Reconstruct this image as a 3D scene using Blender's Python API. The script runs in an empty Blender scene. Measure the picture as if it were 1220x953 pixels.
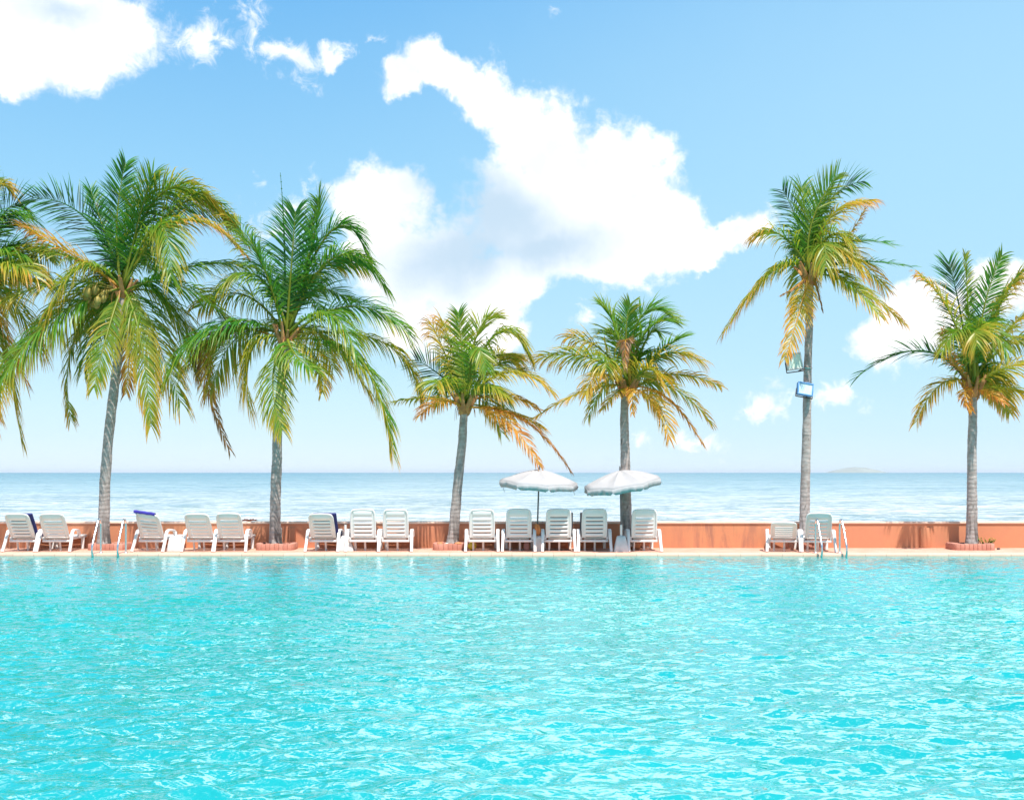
import bpy, bmesh, math, random
import numpy as np
from mathutils import Vector, Matrix, noise as mnoise
R = math.radians
sc = bpy.context.scene
col = sc.collection
rng = random.Random(7)

# ------------------------------------------------------------------ camera
F = 1400.0; CX = 610.0; HY = 562.7; CH = 1.57       # focal length and horizon in photo pixels, eye height
def at(px, py, D):
    return Vector(((px-CX)/F*D, D, CH-(py-HY)/F*D))
cam = bpy.data.cameras.new('camera'); camo = bpy.data.objects.new('camera', cam); col.objects.link(camo)
camo.location = (0, 0, CH); camo.rotation_euler = (R(90), 0, 0)
cam.lens = F/1220*36; cam.sensor_width = 36; cam.shift_y = (HY-476.5)/1220
cam.clip_start = .05; cam.clip_end = 80000
sc.camera = camo

# ------------------------------------------------------------------ helpers
class MB:
    def __init__(s): s.v = []; s.f = []; s.a = []
    def add(s, vs, fs, a=0.0):
        n = len(s.v); s.v += [tuple(v) for v in vs]; s.f += [tuple(i+n for i in f) for f in fs]
        s.a += (list(a) if isinstance(a, (list, tuple)) else [a]*len(vs))
    def box(s, c, d, m=None, a=0.0, bev=0.0):
        bm = bmesh.new(); bmesh.ops.create_cube(bm, size=1)
        for v in bm.verts: v.co = Vector((v.co.x*d[0], v.co.y*d[1], v.co.z*d[2]))
        if bev > 0: bmesh.ops.bevel(bm, geom=bm.edges[:], offset=bev, segments=2, affect='EDGES', profile=.5)
        c = Vector(c); vs = []
        for v in bm.verts:
            p = v.co.copy()
            if m is not None: p = m @ p
            vs.append(p+c)
        bm.verts.index_update()
        s.add(vs, [[v.index for v in f.verts] for f in bm.faces], a); bm.free()
    def tube(s, pts, r, n=10, cap=True, a=0.0, flat=1.0):
        pts = [Vector(p) for p in pts]; k = len(pts)
        rs = list(r) if isinstance(r, (list, tuple)) else [r]*k
        aa = list(a) if isinstance(a, (list, tuple)) else [a]*k
        t0 = (pts[1]-pts[0]).normalized(); ref = Vector((1, 0, 0)) if abs(t0.x) < .8 else Vector((0, 1, 0))
        u = (ref-t0*ref.dot(t0)).normalized(); vs = []; av = []
        for i in range(k):
            t = (pts[min(i+1, k-1)]-pts[max(i-1, 0)]).normalized()
            u = (u-t*u.dot(t)).normalized(); w = t.cross(u)
            for j in range(n):
                an = 2*math.pi*j/n
                vs.append(pts[i]+u*(math.cos(an)*rs[i])+w*(math.sin(an)*rs[i]*flat)); av.append(aa[i])
        fs = [(i*n+j, i*n+(j+1) % n, (i+1)*n+(j+1) % n, (i+1)*n+j) for i in range(k-1) for j in range(n)]
        if cap: fs += [tuple(range(n-1, -1, -1)), tuple((k-1)*n+j for j in range(n))]
        s.add(vs, fs, av)
    def ball(s, c, r, seg=12, sc_=(1, 1, 1), a=0.0, lump=0.0, seed=0):
        bm = bmesh.new(); bmesh.ops.create_icosphere(bm, subdivisions=3 if seg > 10 else 2, radius=r)
        vs = []
        for v in bm.verts:
            p = v.co.copy()
            if lump: p *= 1+lump*mnoise.noise(p/r*1.6+Vector((seed*3.1, seed, 0)))
            vs.append(Vector((p.x*sc_[0], p.y*sc_[1], p.z*sc_[2]))+Vector(c))
        s.add(vs, [[v.index for v in f.verts] for f in bm.faces], a); bm.free()
    def build(s, name, mat, parent=None, smooth=40, attr=None, loc=None):
        me = bpy.data.meshes.new(name); me.from_pydata(s.v, [], s.f); me.validate(); me.update()
        if attr:
            at_ = me.attributes.new(attr, 'FLOAT', 'POINT'); at_.data.foreach_set('value', np.array(s.a, dtype=np.float32))
        if smooth is not None:
            me.polygons.foreach_set('use_smooth', [True]*len(me.polygons))
            if smooth < 180: me.set_sharp_from_angle(angle=R(smooth))
        o = bpy.data.objects.new(name, me); col.objects.link(o)
        if mat: me.materials.append(mat)
        if parent: o.parent = parent
        if loc is not None: o.location = loc
        return o
def empty(name, loc, rz=0):
    o = bpy.data.objects.new(name, None); col.objects.link(o); o.location = loc; o.rotation_euler = (0, 0, rz)
    o.empty_display_size = .1
    return o
def tag(o, label=None, cat=None, group=None, kind=None):
    if label: o['label'] = label
    if cat: o['category'] = cat
    if group: o['group'] = group
    if kind: o['kind'] = kind
    return o
def copy_tree(o, parent=None):
    c = o.copy(); col.objects.link(c)
    if parent: c.parent = parent
    for ch in [x for x in bpy.data.objects if x.parent == o]: copy_tree(ch, c)
    return c
def bez(a, m, b, t):          # quadratic through a, m (t=.5), b
    c = m*2-(a+b)*.5
    return a*(1-t)**2+c*(2*t*(1-t))+b*t*t

# ------------------------------------------------------------------ materials
def mat(name):
    m = bpy.data.materials.new(name); m.use_nodes = True; nt = m.node_tree
    return m, nt, nt.nodes['Principled BSDF']
def N(nt, typ, **kw):
    n = nt.nodes.new(typ)
    for k, v in kw.items():
        if k in n.inputs: n.inputs[k].default_value = v
        else: setattr(n, k, v)
    return n
def L(nt, a, b): nt.links.new(a, b)
def mth(nt, op, a, b=None, c=None, clamp=False):
    n = nt.nodes.new('ShaderNodeMath'); n.operation = op; n.use_clamp = clamp
    for i, x in enumerate((a, b, c)):
        if x is None: continue
        if isinstance(x, (int, float)): n.inputs[i].default_value = x
        else: nt.links.new(x, n.inputs[i])
    return n.outputs[0]
def ramp(nt, fac, stops, interp='LINEAR'):
    n = nt.nodes.new('ShaderNodeValToRGB'); n.color_ramp.interpolation = interp
    el = n.color_ramp.elements
    while len(el) < len(stops): el.new(.5)
    for e, (p, c) in zip(el, stops):
        e.position = p; e.color = (*c, 1) if len(c) == 3 else c
    nt.links.new(fac, n.inputs[0]); return n.outputs[0]
def mixc(nt, f, a, b, mode='MIX'):
    n = nt.nodes.new('ShaderNodeMix'); n.data_type = 'RGBA'; n.blend_type = mode
    for s, x in ((n.inputs[0], f), (n.inputs[6], a), (n.inputs[7], b)):
        if isinstance(x, (int, float)): s.default_value = x
        elif isinstance(x, tuple): s.default_value = (*x, 1)
        else: nt.links.new(x, s)
    return n.outputs[2]
def coords(nt, scale=(1, 1, 1), out='Object', rot=(0, 0, 0)):
    tc = nt.nodes.new('ShaderNodeTexCoord'); mp = nt.nodes.new('ShaderNodeMapping')
    mp.inputs['Scale'].default_value = scale; mp.inputs['Rotation'].default_value = rot
    nt.links.new(tc.outputs[out], mp.inputs[0]); return mp.outputs[0]
def nz(nt, vec, scale, detail=4, rough=.55, dist=0.0):
    n = N(nt, 'ShaderNodeTexNoise', Scale=scale, Detail=detail, Roughness=rough, Distortion=dist)
    if vec is not None: nt.links.new(vec, n.inputs['Vector'])
    return n.outputs['Fac']
def bump(nt, h, strength=.3, dist=.01, base=None):
    b = N(nt, 'ShaderNodeBump', Strength=strength, Distance=dist); nt.links.new(h, b.inputs['Height'])
    if base is not None: nt.links.new(base, b.inputs['Normal'])
    return b.outputs[0]
def simple(name, c, rough=.5, var=.12, scale=8, metal=0.0, bmp=0.0, c2=None, spec=.5):
    m, nt, p = mat(name); v = coords(nt)
    n = nz(nt, v, scale, 5)
    d = c2 if c2 else tuple(x*(1-var*2) for x in c)
    L(nt, ramp(nt, n, [(.3, d), (.7, c)]), p.inputs['Base Color'])
    p.inputs['Roughness'].default_value = rough; p.inputs['Metallic'].default_value = metal
    p.inputs['Specular IOR Level'].default_value = spec
    if bmp: L(nt, bump(nt, nz(nt, v, scale*6, 4), bmp, .01), p.inputs['Normal'])
    return m

M = {}
M['plastic'] = simple('white_plastic', (.80, .755, .72), .38, .05, 5)
M['steel'] = simple('polished_steel', (.72, .72, .70), .22, .05, 6, metal=1.0)
M['rust'] = simple('dark_iron', (.10, .07, .06), .6, .2, 20)
M['canvas'] = simple('white_canvas', (.42, .40, .395), .9, .05, 4, bmp=.2)
M['pole'] = simple('grey_painted_pole', (.16, .15, .15), .45, .15, 20)
M['concrete_white'] = simple('whitewashed_concrete', (.72, .70, .67), .85, .1, 9, bmp=.4)
M['navy'] = simple('navy_cloth', (.030, .035, .16), .9, .15, 14, bmp=.3)
M['purple'] = simple('blue_violet_cloth', (.055, .04, .34), .85, .15, 14, bmp=.3)
M['charcoal'] = simple('charcoal_cloth', (.06, .06, .075), .9, .15, 14, bmp=.3)
M['orange_cloth'] = simple('orange_cloth', (.80, .26, .08), .85, .12, 9, bmp=.3)
M['yellow'] = simple('yellow_rubber', (.75, .52, .03), .5, .12, 8)
M['terracotta'] = simple('terracotta_clay', (.62, .24, .10), .8, .15, 9, bmp=.3)
M['pinkbox'] = simple('faded_pink_plastic', (.68, .30, .24), .6, .1, 7)
M['soil'] = simple('dry_soil', (.30, .17, .10), .95, .2, 12, bmp=.8)
M['drift'] = simple('weathered_branch', (.25, .09, .06), .85, .2, 14, bmp=.5)
M['blue_metal'] = simple('faded_blue_metal', (.12, .32, .62), .45, .12, 9)
M['grey_metal'] = simple('weathered_grey_metal', (.56, .57, .56), .5, .15, 14)
M['coconut'] = simple('coconut_husk', (.40, .27, .05), .6, .1, 7, c2=(.22, .20, .04))
M['sand'] = simple('beach_sand', (.50, .42, .30), .95, .1, 3, bmp=.4)
M['fibre'] = simple('palm_leaf_sheath', (.62, .30, .10), .9, .2, 9, c2=(.30, .13, .05), bmp=.9)

def mk_lens(name, a, b):
    m, nt, p = mat(name); v = coords(nt, (7, 7, 2.5))
    L(nt, ramp(nt, nz(nt, v, 2.2, 3), [(.35, a), (.65, b)]), p.inputs['Base Color'])
    p.inputs['Roughness'].default_value = .12; p.inputs['Coat Weight'].default_value = .6
    return m
M['lens_green'] = mk_lens('dusty_green_glass', (.50, .64, .60), (.62, .64, .48))
M['lens_pale'] = mk_lens('pale_reflector_glass', (.45, .60, .66), (.62, .70, .74))

# painted masonry wall
m, nt, p = mat('terracotta_render'); v = coords(nt)
n1 = nz(nt, v, .35, 4); n2 = nz(nt, v, 5, 6, .65)
c = ramp(nt, n1, [(.35, (.58, .222, .118)), (.65, (.60, .25, .115))])
c = mixc(nt, ramp(nt, n2, [(.35, (.35,)*3), (.7, (0,)*3)]), c, (.52, .185, .11))
vs_ = coords(nt, (2.2, 1, .45)); st = nz(nt, vs_, 1.6, 6, .7, .4)                         # rain streaks of dirt
stain = ramp(nt, st, [(.60, (0,)*3), (.74, (.62,)*3)])
sep = N(nt, 'ShaderNodeSeparateXYZ'); L(nt, v, sep.inputs[0])
patch = ramp(nt, nz(nt, coords(nt, (1, 1, 1)), .16, 2), [(.45, (.0,)*3), (.60, (1,)*3)])
old = mth(nt, 'SUBTRACT', 1.0, mth(nt, 'DIVIDE', mth(nt, 'ABSOLUTE', mth(nt, 'SUBTRACT', sep.outputs['X'], 4.3)), 1.1), clamp=True)   # the weathered stretch right of the loungers
old = mth(nt, 'MULTIPLY', old, 1.6, clamp=True)
st2 = ramp(nt, nz(nt, coords(nt, (3.0, 1, .5)), 1.5, 5, .7, .4), [(.46, (0,)*3), (.62, (.75,)*3)])
stain = mth(nt, 'MAXIMUM', mth(nt, 'MULTIPLY', mth(nt, 'MULTIPLY', stain, patch), .2), mth(nt, 'MULTIPLY', st2, old))
c = mixc(nt, stain, c, (.30, .13, .09))
L(nt, c, p.inputs['Base Color']); p.inputs['Roughness'].default_value = .85
L(nt, bump(nt, n2, .35, .01), p.inputs['Normal']); M['wall'] = m
m, nt, p = mat('pale_coping_render'); v = coords(nt)
L(nt, ramp(nt, nz(nt, v, 3, 6, .65), [(.3, (.70, .44, .32)), (.65, (.80, .58, .45))]), p.inputs['Base Color'])
p.inputs['Roughness'].default_value = .85; M['wallcap'] = m
# deck pavers
m, nt, p = mat('pink_pavers'); v = coords(nt, (1, 1, 1))
b = N(nt, 'ShaderNodeTexBrick', Scale=1.0); b.inputs['Color1'].default_value = (.62, .30, .20, 1); b.inputs['Color2'].default_value = (.70, .37, .26, 1)
b.inputs['Mortar'].default_value = (.42, .24, .17, 1); b.inputs['Mortar Size'].default_value = .006; b.inputs['Brick Width'].default_value = .20; b.inputs['Row Height'].default_value = .10
L(nt, v, b.inputs['Vector'])
c = mixc(nt, ramp(nt, nz(nt, v, 2.5, 6), [(.4, (0,)*3), (.75, (.5,)*3)]), b.outputs[0], (.74, .50, .40))
L(nt, c, p.inputs['Base Color']); p.inputs['Roughness'].default_value = .8; M['deck'] = m
m, nt, p = mat('peach_coping_stone'); v = coords(nt)
b = N(nt, 'ShaderNodeTexBrick', Scale=1.0); b.inputs['Color1'].default_value = (.78, .46, .33, 1); b.inputs['Color2'].default_value = (.82, .52, .38, 1)
b.inputs['Mortar'].default_value = (.45, .26, .2, 1); b.inputs['Mortar Size'].default_value = .005; b.inputs['Brick Width'].default_value = .4; b.inputs['Row Height'].default_value = 3
L(nt, v, b.inputs['Vector']); L(nt, mixc(nt, ramp(nt, nz(nt, v, 6, 5), [(.4, (0,)*3), (.8, (.5,)*3)]), b.outputs[0], (.62, .36, .27)), p.inputs['Base Color'])
p.inputs['Roughness'].default_value = .7; M['coping'] = m
m, nt, p = mat('planter_brick'); v = coords(nt)
g = N(nt, 'ShaderNodeAttribute', attribute_name='tint')
c = ramp(nt, g.outputs['Fac'], [(0, (.48, .20, .14)), (.5, (.53, .23, .16)), (1, (.58, .29, .21))])
c = mixc(nt, ramp(nt, nz(nt, v, 25, 5), [(.4, (0,)*3), (.75, (.5,)*3)]), c, (.40, .17, .12))
L(nt, c, p.inputs['Base Color']); p.inputs['Roughness'].default_value = .85; L(nt, bump(nt, nz(nt, v, 60, 4), .4, .005), p.inputs['Normal']); M['brick'] = m
# trunk
m, nt, p = mat('palm_bark'); v = coords(nt)
w = N(nt, 'ShaderNodeTexWave', wave_type='BANDS', bands_direction='Z', Scale=3.6, Distortion=5.0, Detail=4.0); w.inputs['Detail Scale'].default_value = 1.4; L(nt, v, w.inputs['Vector'])
n1 = nz(nt, v, 9, 6, .7); n2 = nz(nt, coords(nt, (6, 6, 1.2)), 2.2, 5, .7)
c = ramp(nt, n1, [(.3, (.24, .195, .17)), (.55, (.42, .36, .33)), (.78, (.56, .50, .46))])
c = mixc(nt, mth(nt, 'MULTIPLY', w.outputs['Fac'], .22), c, (.20, .155, .135))
c = mixc(nt, ramp(nt, n2, [(.60, (0,)*3), (.70, (.8,)*3)]), c, (.055, .045, .04))
sepb = N(nt, 'ShaderNodeSeparateXYZ'); L(nt, v, sepb.inputs[0])
foot = mth(nt, 'SUBTRACT', 1.0, mth(nt, 'MULTIPLY', sepb.outputs['Z'], 1.05), clamp=True)               # rot and scars low on the trunk
c = mixc(nt, mth(nt, 'MULTIPLY', foot, ramp(nt, nz(nt, coords(nt, (11, 11, 1.6)), 1.0, 4, .6), [(.46, (0,)*3), (.58, (.9,)*3)])), c, (.045, .038, .035))
L(nt, c, p.inputs['Base Color']); p.inputs['Roughness'].default_value = .92
h = mth(nt, 'ADD', mth(nt, 'MULTIPLY', w.outputs['Fac'], .25), n1); L(nt, bump(nt, h, .7, .02), p.inputs['Normal']); M['bark'] = m
# fronds: 'tint' runs from dark shaded-green leaf kinds to dry ones
def mk_leaf():
    m = bpy.data.materials.new('palm_leaflet'); m.use_nodes = True; nt = m.node_tree; nt.nodes.clear()
    out = nt.nodes.new('ShaderNodeOutputMaterial')
    g = N(nt, 'ShaderNodeAttribute', attribute_name='tint'); v = coords(nt)
    f = mth(nt, 'ADD', g.outputs['Fac'], mth(nt, 'MULTIPLY', mth(nt, 'SUBTRACT', nz(nt, v, 5, 4), .5), .22), clamp=True)
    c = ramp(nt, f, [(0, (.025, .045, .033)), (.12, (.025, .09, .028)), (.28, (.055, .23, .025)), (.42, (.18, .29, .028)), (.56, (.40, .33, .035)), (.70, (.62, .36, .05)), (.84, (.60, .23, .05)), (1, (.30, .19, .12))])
    df = N(nt, 'ShaderNodeBsdfDiffuse'); tr = N(nt, 'ShaderNodeBsdfTranslucent'); gl = N(nt, 'ShaderNodeBsdfGlossy', Roughness=.38)
    gl.inputs['Color'].default_value = (.9, .9, .85, 1)
    L(nt, c, df.inputs[0]); L(nt, mixc(nt, .5, c, mixc(nt, 1.0, c, (1.6, 1.9, .7), 'MULTIPLY')), tr.inputs[0])
    a = N(nt, 'ShaderNodeMixShader', Fac=.42); L(nt, df.outputs[0], a.inputs[1]); L(nt, tr.outputs[0], a.inputs[2])
    b = N(nt, 'ShaderNodeMixShader', Fac=.022); L(nt, a.outputs[0], b.inputs[1]); L(nt, gl.outputs[0], b.inputs[2])
    L(nt, b.outputs[0], out.inputs[0]); return m
M['leaf'] = mk_leaf()
# pool water: turquoise body under a rippled glossy surface
m, nt, p = mat('pool_water'); v = coords(nt)
va = coords(nt, (1, 1.25, 1), rot=(0, 0, R(8)))
n0 = nz(nt, v, .22, 2); nA = nz(nt, va, 5.5, 2, .5, .5); nB = nz(nt, va, 14, 2, .5, .4); nC = nz(nt, va, 2.1, 3, .5, .3)
p.inputs['Roughness'].default_value = .03; p.inputs['IOR'].default_value = 2.5
L(nt, ramp(nt, n0, [(.3, (0.0, .285, .27)), (.7, (.006, .35, .33))]), p.inputs['Base Color'])
b1 = bump(nt, nC, 1.0, .01); b2 = bump(nt, nA, 1.0, .026, b1); b3 = bump(nt, nB, 1.0, .006, b2)
L(nt, b3, p.inputs['Normal']); M['pool'] = m
M['pooltile'] = simple('turquoise_pool_tile', (.12, .52, .56), .3, .1, 6)
# sea
m, nt, p = mat('sea_water'); v = coords(nt)
sep = N(nt, 'ShaderNodeSeparateXYZ'); L(nt, v, sep.inputs[0]); Y = sep.outputs['Y']
ly = mth(nt, 'LOGARITHM', mth(nt, 'MAXIMUM', Y, 20.0), 10.0)          # depth of water grows away from the beach
wob = mth(nt, 'MULTIPLY', mth(nt, 'SUBTRACT', nz(nt, coords(nt, (.02, .035, 1)), 1.0, 5, .6), .5), .55)
f = mth(nt, 'DIVIDE', mth(nt, 'SUBTRACT', mth(nt, 'ADD', ly, wob), 1.75), 1.85, clamp=True)
c = ramp(nt, f, [(0, (.50, .47, .42)), (.14, (.40, .43, .42)), (.32, (.26, .38, .41)), (.6, (.15, .28, .33)), (1, (.08, .21, .28))])
wv = nz(nt, coords(nt, (.42, .60, 1)), 1.0, 6, .68, .3)
wv2 = nz(nt, coords(nt, (1.3, 1.5, 1)), 1.0, 5, .65, .3)
wv3 = nz(nt, coords(nt, (.012, .03, 1)), 1.0, 6, .6, .4)
c = mixc(nt, ramp(nt, wv, [(.38, (.9,)*3), (.52, (0,)*3)]), c, (.13, .21, .19))
c = mixc(nt, ramp(nt, nz(nt, coords(nt, (.07, .05, 1)), 1.0, 9, .78, .2), [(.38, (.8,)*3), (.52, (0,)*3)]), c, (.05, .17, .21))
foam = ramp(nt, mth(nt, 'ADD', mth(nt, 'MULTIPLY', wv2, .6), mth(nt, 'MULTIPLY', wv, .5)), [(.54, (0,)*3), (.64, (1,)*3)])
near = ramp(nt, f, [(0, (1,)*3), (.25, (.40,)*3), (.5, (.05,)*3), (1, (0.0,)*3)])
c = mixc(nt, mth(nt, 'MULTIPLY', foam, near), c, (.86, .86, .86))
L(nt, c, p.inputs['Base Color'])
L(nt, mth(nt, 'ADD', .12, mth(nt, 'MULTIPLY', f, .25)), p.inputs['Roughness']); p.inputs['IOR'].default_value = 1.33; p.inputs['Specular IOR Level'].default_value = .22
L(nt, bump(nt, mth(nt, 'ADD', mth(nt, 'ADD', wv, mth(nt, 'MULTIPLY', wv2, .35)), mth(nt, 'MULTIPLY', wv3, 4.0)), 1.0, .55), p.inputs['Normal']); M['sea'] = m
M['hill'] = simple('dry_rocky_island', (.30, .32, .27), .95, .2, .01)

# ------------------------------------------------------------------ ground, pool, sea
E = 22.6; WY = 24.45; WB = 24.72; WZ = -.045; PX = 17.0; NY = 1.6
def slab(name, x0, x1, y0, y1, z0, z1, mt, bev=0, parent=None):
    b = MB(); b.box(((x0+x1)/2, (y0+y1)/2, (z0+z1)/2), (x1-x0, y1-y0, z1-z0), bev=bev)
    return b.build(name, mt, parent)
tag(slab('pool_deck', -45, 45, E+.30, WB+.25, -1.6, 0, M['deck']), kind='structure')
b = MB()
b.box((0, E+.15, -.03), (2*PX+.6, .30, .07), bev=.015)
for s in (-1, 1): b.box((s*(PX+.15), (E+NY)/2, -.03), (.30, E-NY, .07), bev=.015)
b.box((0, NY-.15, -.03), (2*PX+.6, .30, .07), bev=.015)
tag(b.build('pool_edge', M['coping']), kind='structure')
b = MB()
for s in (-1, 1): b.box((s*(PX+.30+13.85), (E+.30+NY)/2, -.8), (27.7, E+.30-NY, 1.596))
b.box((0, -10, -.8), (90, 2*(NY-.3+10), 1.598))
tag(b.build('paving', M['deck']), kind='structure')
b = MB()
b.box((0, (E+NY)/2, -1.55), (2*PX, E-NY, .1))
b.box((0, E+.05, -.82), (2*PX, .1, 1.5)); b.box((0, NY-.05, -.82), (2*PX, .1, 1.5))
for s in (-1, 1): b.box((s*(PX+.05), (E+NY)/2, -.82), (.1, E-NY+.2, 1.5))
tag(b.build('pool_basin', M['pooltile']), kind='structure')
# rippled surface: a sum of short travelling waves
nr = np.random.RandomState(3)
gx = np.arange(-PX, PX+.001, .025); gy = np.arange(NY, E+.001, .025); gx = np.append(gx, PX); gy = np.append(gy, E)
Xg, Yg = np.meshgrid(gx, gy); H = np.zeros_like(Xg)
for i in range(110):
    lam = .10*(1.1/.10)**nr.rand(); th = nr.normal(R(84), .55); k = 2*math.pi/lam
    st = .0275*(1.25 if lam < .5 else .5)
    H += st/k*np.sin(k*(Xg*math.cos(th)+Yg*math.sin(th))+nr.rand()*6.28)
mod = 1+.35*np.sin(Xg*.31+1+np.sin(Yg*.23))*np.sin(Yg*.42+Xg*.1)
cal = np.clip((Yg-10)/(E-10), 0, 1); H = H*mod*(1-.72*cal*cal*(3-2*cal))            # calmer in the lee of the far edge
nX, nY_ = Xg.shape[1], Xg.shape[0]
me = bpy.data.meshes.new('pool_water'); nv = nX*nY_
me.vertices.add(nv); me.vertices.foreach_set('co', np.stack([Xg, Yg, H+WZ], -1).astype(np.float32).ravel())
ii = (np.arange(nY_-1)[:, None]*nX+np.arange(nX-1)[None, :]).ravel()
q = np.stack([ii, ii+1, ii+nX+1, ii+nX], -1).astype(np.int32)
me.loops.add(q.size); me.loops.foreach_set('vertex_index', q.ravel()); me.polygons.add(len(q))
me.polygons.foreach_set('loop_start', np.arange(0, q.size, 4, dtype=np.int32)); me.polygons.foreach_set('use_smooth', np.ones(len(q), bool))
me.update(calc_edges=True); me.validate(); me.materials.append(M['pool'])
o = bpy.data.objects.new('pool_water', me); col.objects.link(o); tag(o, kind='structure')
SZ = -1.5
b = MB(); ys = [WB+.25, 28, 31, 36]; zs = [-.95, -1.1, -1.40, -2.2]
b.add([(x, y, z) for y, z in zip(ys, zs) for x in (-300, 300)], [(2*i, 2*i+1, 2*i+3, 2*i+2) for i in range(3)])
tag(b.build('beach', M['sand']), kind='structure')
b = MB(); ys = [31.5, 80, 300, 1500, 8000, 40000]
b.add([(x, y, SZ) for y in ys for x in (-30000, 30000)], [(2*i, 2*i+1, 2*i+3, 2*i+2) for i in range(5)])
tag(b.build('sea', M['sea'], smooth=None), kind='structure')
b = MB(); b.box((0, -30010, -1.8), (60000, 60000-20, .3)); tag(b.build('ground', M['sand'], smooth=None), kind='structure')
# far island
D = 9000; n = 40; vs = []; fs = []
for i in range(n+1):
    t = i/n; x = at(988+64*t, 562, D).x; hgt = (6.2/F*D+3)*max(0, math.sin(math.pi*t))**.75*(1+.10*mnoise.noise(Vector((t*7, 3, 0))))
    for j in range(9):
        a = math.pi*j/8; vs.append((x, D-math.cos(a)*160, SZ-2+(hgt+2)*math.sin(a)))
fs = [(i*9+j, (i+1)*9+j, (i+1)*9+j+1, i*9+j+1) for i in range(n) for j in range(8)]
b = MB(); b.add(vs, fs); tag(b.build('island_hill', M['hill']), kind='structure')

# ------------------------------------------------------------------ sea wall
wt = .50
w = empty('sea_wall', (0, WY, 0)); tag(w, 'long low terracotta painted wall between the pool deck and the sea', 'wall')
b = MB(); b.box((0, (WB-WY)/2, wt/2-.4), (90, WB-WY, wt+.8)); b.build('wall', M['wall'], w)
b = MB(); b.box((0, (WB-WY)/2, wt+.0225), (90, WB-WY+.05, .045), bev=.01); b.build('coping', M['wallcap'], w)
def X(px, D): return (px-CX)/F*D
for (a, c_) in ((344.5, 352.5), (1096, 1108)):
    b = MB(); b.box(((X(a, WY)+X(c_, WY))/2, -.02, .21), (X(c_, WY)-X(a, WY), .042, .42), bev=.006); b.build('pilaster', M['wall'], w)

# ------------------------------------------------------------------ planters round the palms
def planter(x0, x1, y0, y1, label, hgt=.13, flowers=False):
    r = empty('tree_planter', ((x0+x1)/2, (y0+y1)/2, 0)); tag(r, label, 'planter', 'brick planters round the palm trunks')
    W_ = (x1-x0)/2; H_ = (y1-y0)/2; b = MB(); rr = .12
    path = []                                                     # bricks stood side by side on a rounded rectangle
    segs = [((-W_+rr, -H_), (W_-rr, -H_)), ((W_, -H_+rr), (W_, H_-rr)), ((W_-rr, H_), (-W_+rr, H_)), ((-W_, H_-rr), (-W_, -H_+rr))]
    cs = [(W_-rr, -H_+rr, -90), (W_-rr, H_-rr, 0), (-W_+rr, H_-rr, 90), (-W_+rr, -H_+rr, 180)]
    for (s0, s1), (cx, cy, a0) in zip(segs, cs):
        ln = math.dist(s0, s1); k = max(1, int(ln/.085))
        for i in range(k):
            t = (i+.5)/k; path.append((s0[0]+(s1[0]-s0[0])*t, s0[1]+(s1[1]-s0[1])*t, math.atan2(s1[1]-s0[1], s1[0]-s0[0]), ln/k))
        for i in range(2):
            a = R(a0+22.5+45*i); path.append((cx+rr*math.cos(a), cy+rr*math.sin(a), a+math.pi/2, .088))
    for px_, py_, a, ln in path:
        h = hgt*(1+rng.uniform(-.08, .06)); mt = Matrix.Rotation(a, 3, 'Z') @ Matrix.Rotation(R(rng.uniform(-2.5, 2.5)), 3, 'X')
        # keep the outer face on the outline: bricks sit inside it
        off = Vector((math.sin(a), -math.cos(a), 0))*(-.05)
        b.box((px_+off.x, py_+off.y, h/2), (ln*.97, .10, h), m=mt, a=rng.random(), bev=.009)
    b.build('brick_rim', M['brick'], r, attr='tint')
    b = MB(); nx = 14
    vs = []; 
    for j in range(7):
        for i in range(nx):
            x = (-W_+.06)+(2*W_-.12)*i/(nx-1); y = (-H_+.06)+(2*H_-.12)*j/6
            vs.append((x, y, hgt*.72+.02*mnoise.noise(Vector((x*6, y*6, x0)))))
    b.add(vs, [(j*nx+i, j*nx+i+1, (j+1)*nx+i+1, (j+1)*nx+i) for j in range(6) for i in range(nx-1)]); b.build('soil', M['soil'], r)
    return r
TD = 23.98
PL = [(103, 148, 'brick planter round the palm behind the left pool ladder'),
      (304, 349.5, 'brick planter round the foot of the full green palm with the upright feather frond'),
      (515.5, 552, 'brick planter with loose stones left of the lounger over a yellow ball'),
      (921+17, 986, 'brick planter half hidden under the two loungers at the right ladder'),
      (1137, 1187, 'brick planter with yellow flowers round the rightmost palm')]
for a, c_, lb in PL:
    if a == 938: planter(X(a, 24.05), X(c_, 24.05), 24.04, 24.42, lb)
    else: planter(X(a, 23.72), X(c_, 23.72), 23.70, 24.30, lb)

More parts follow.
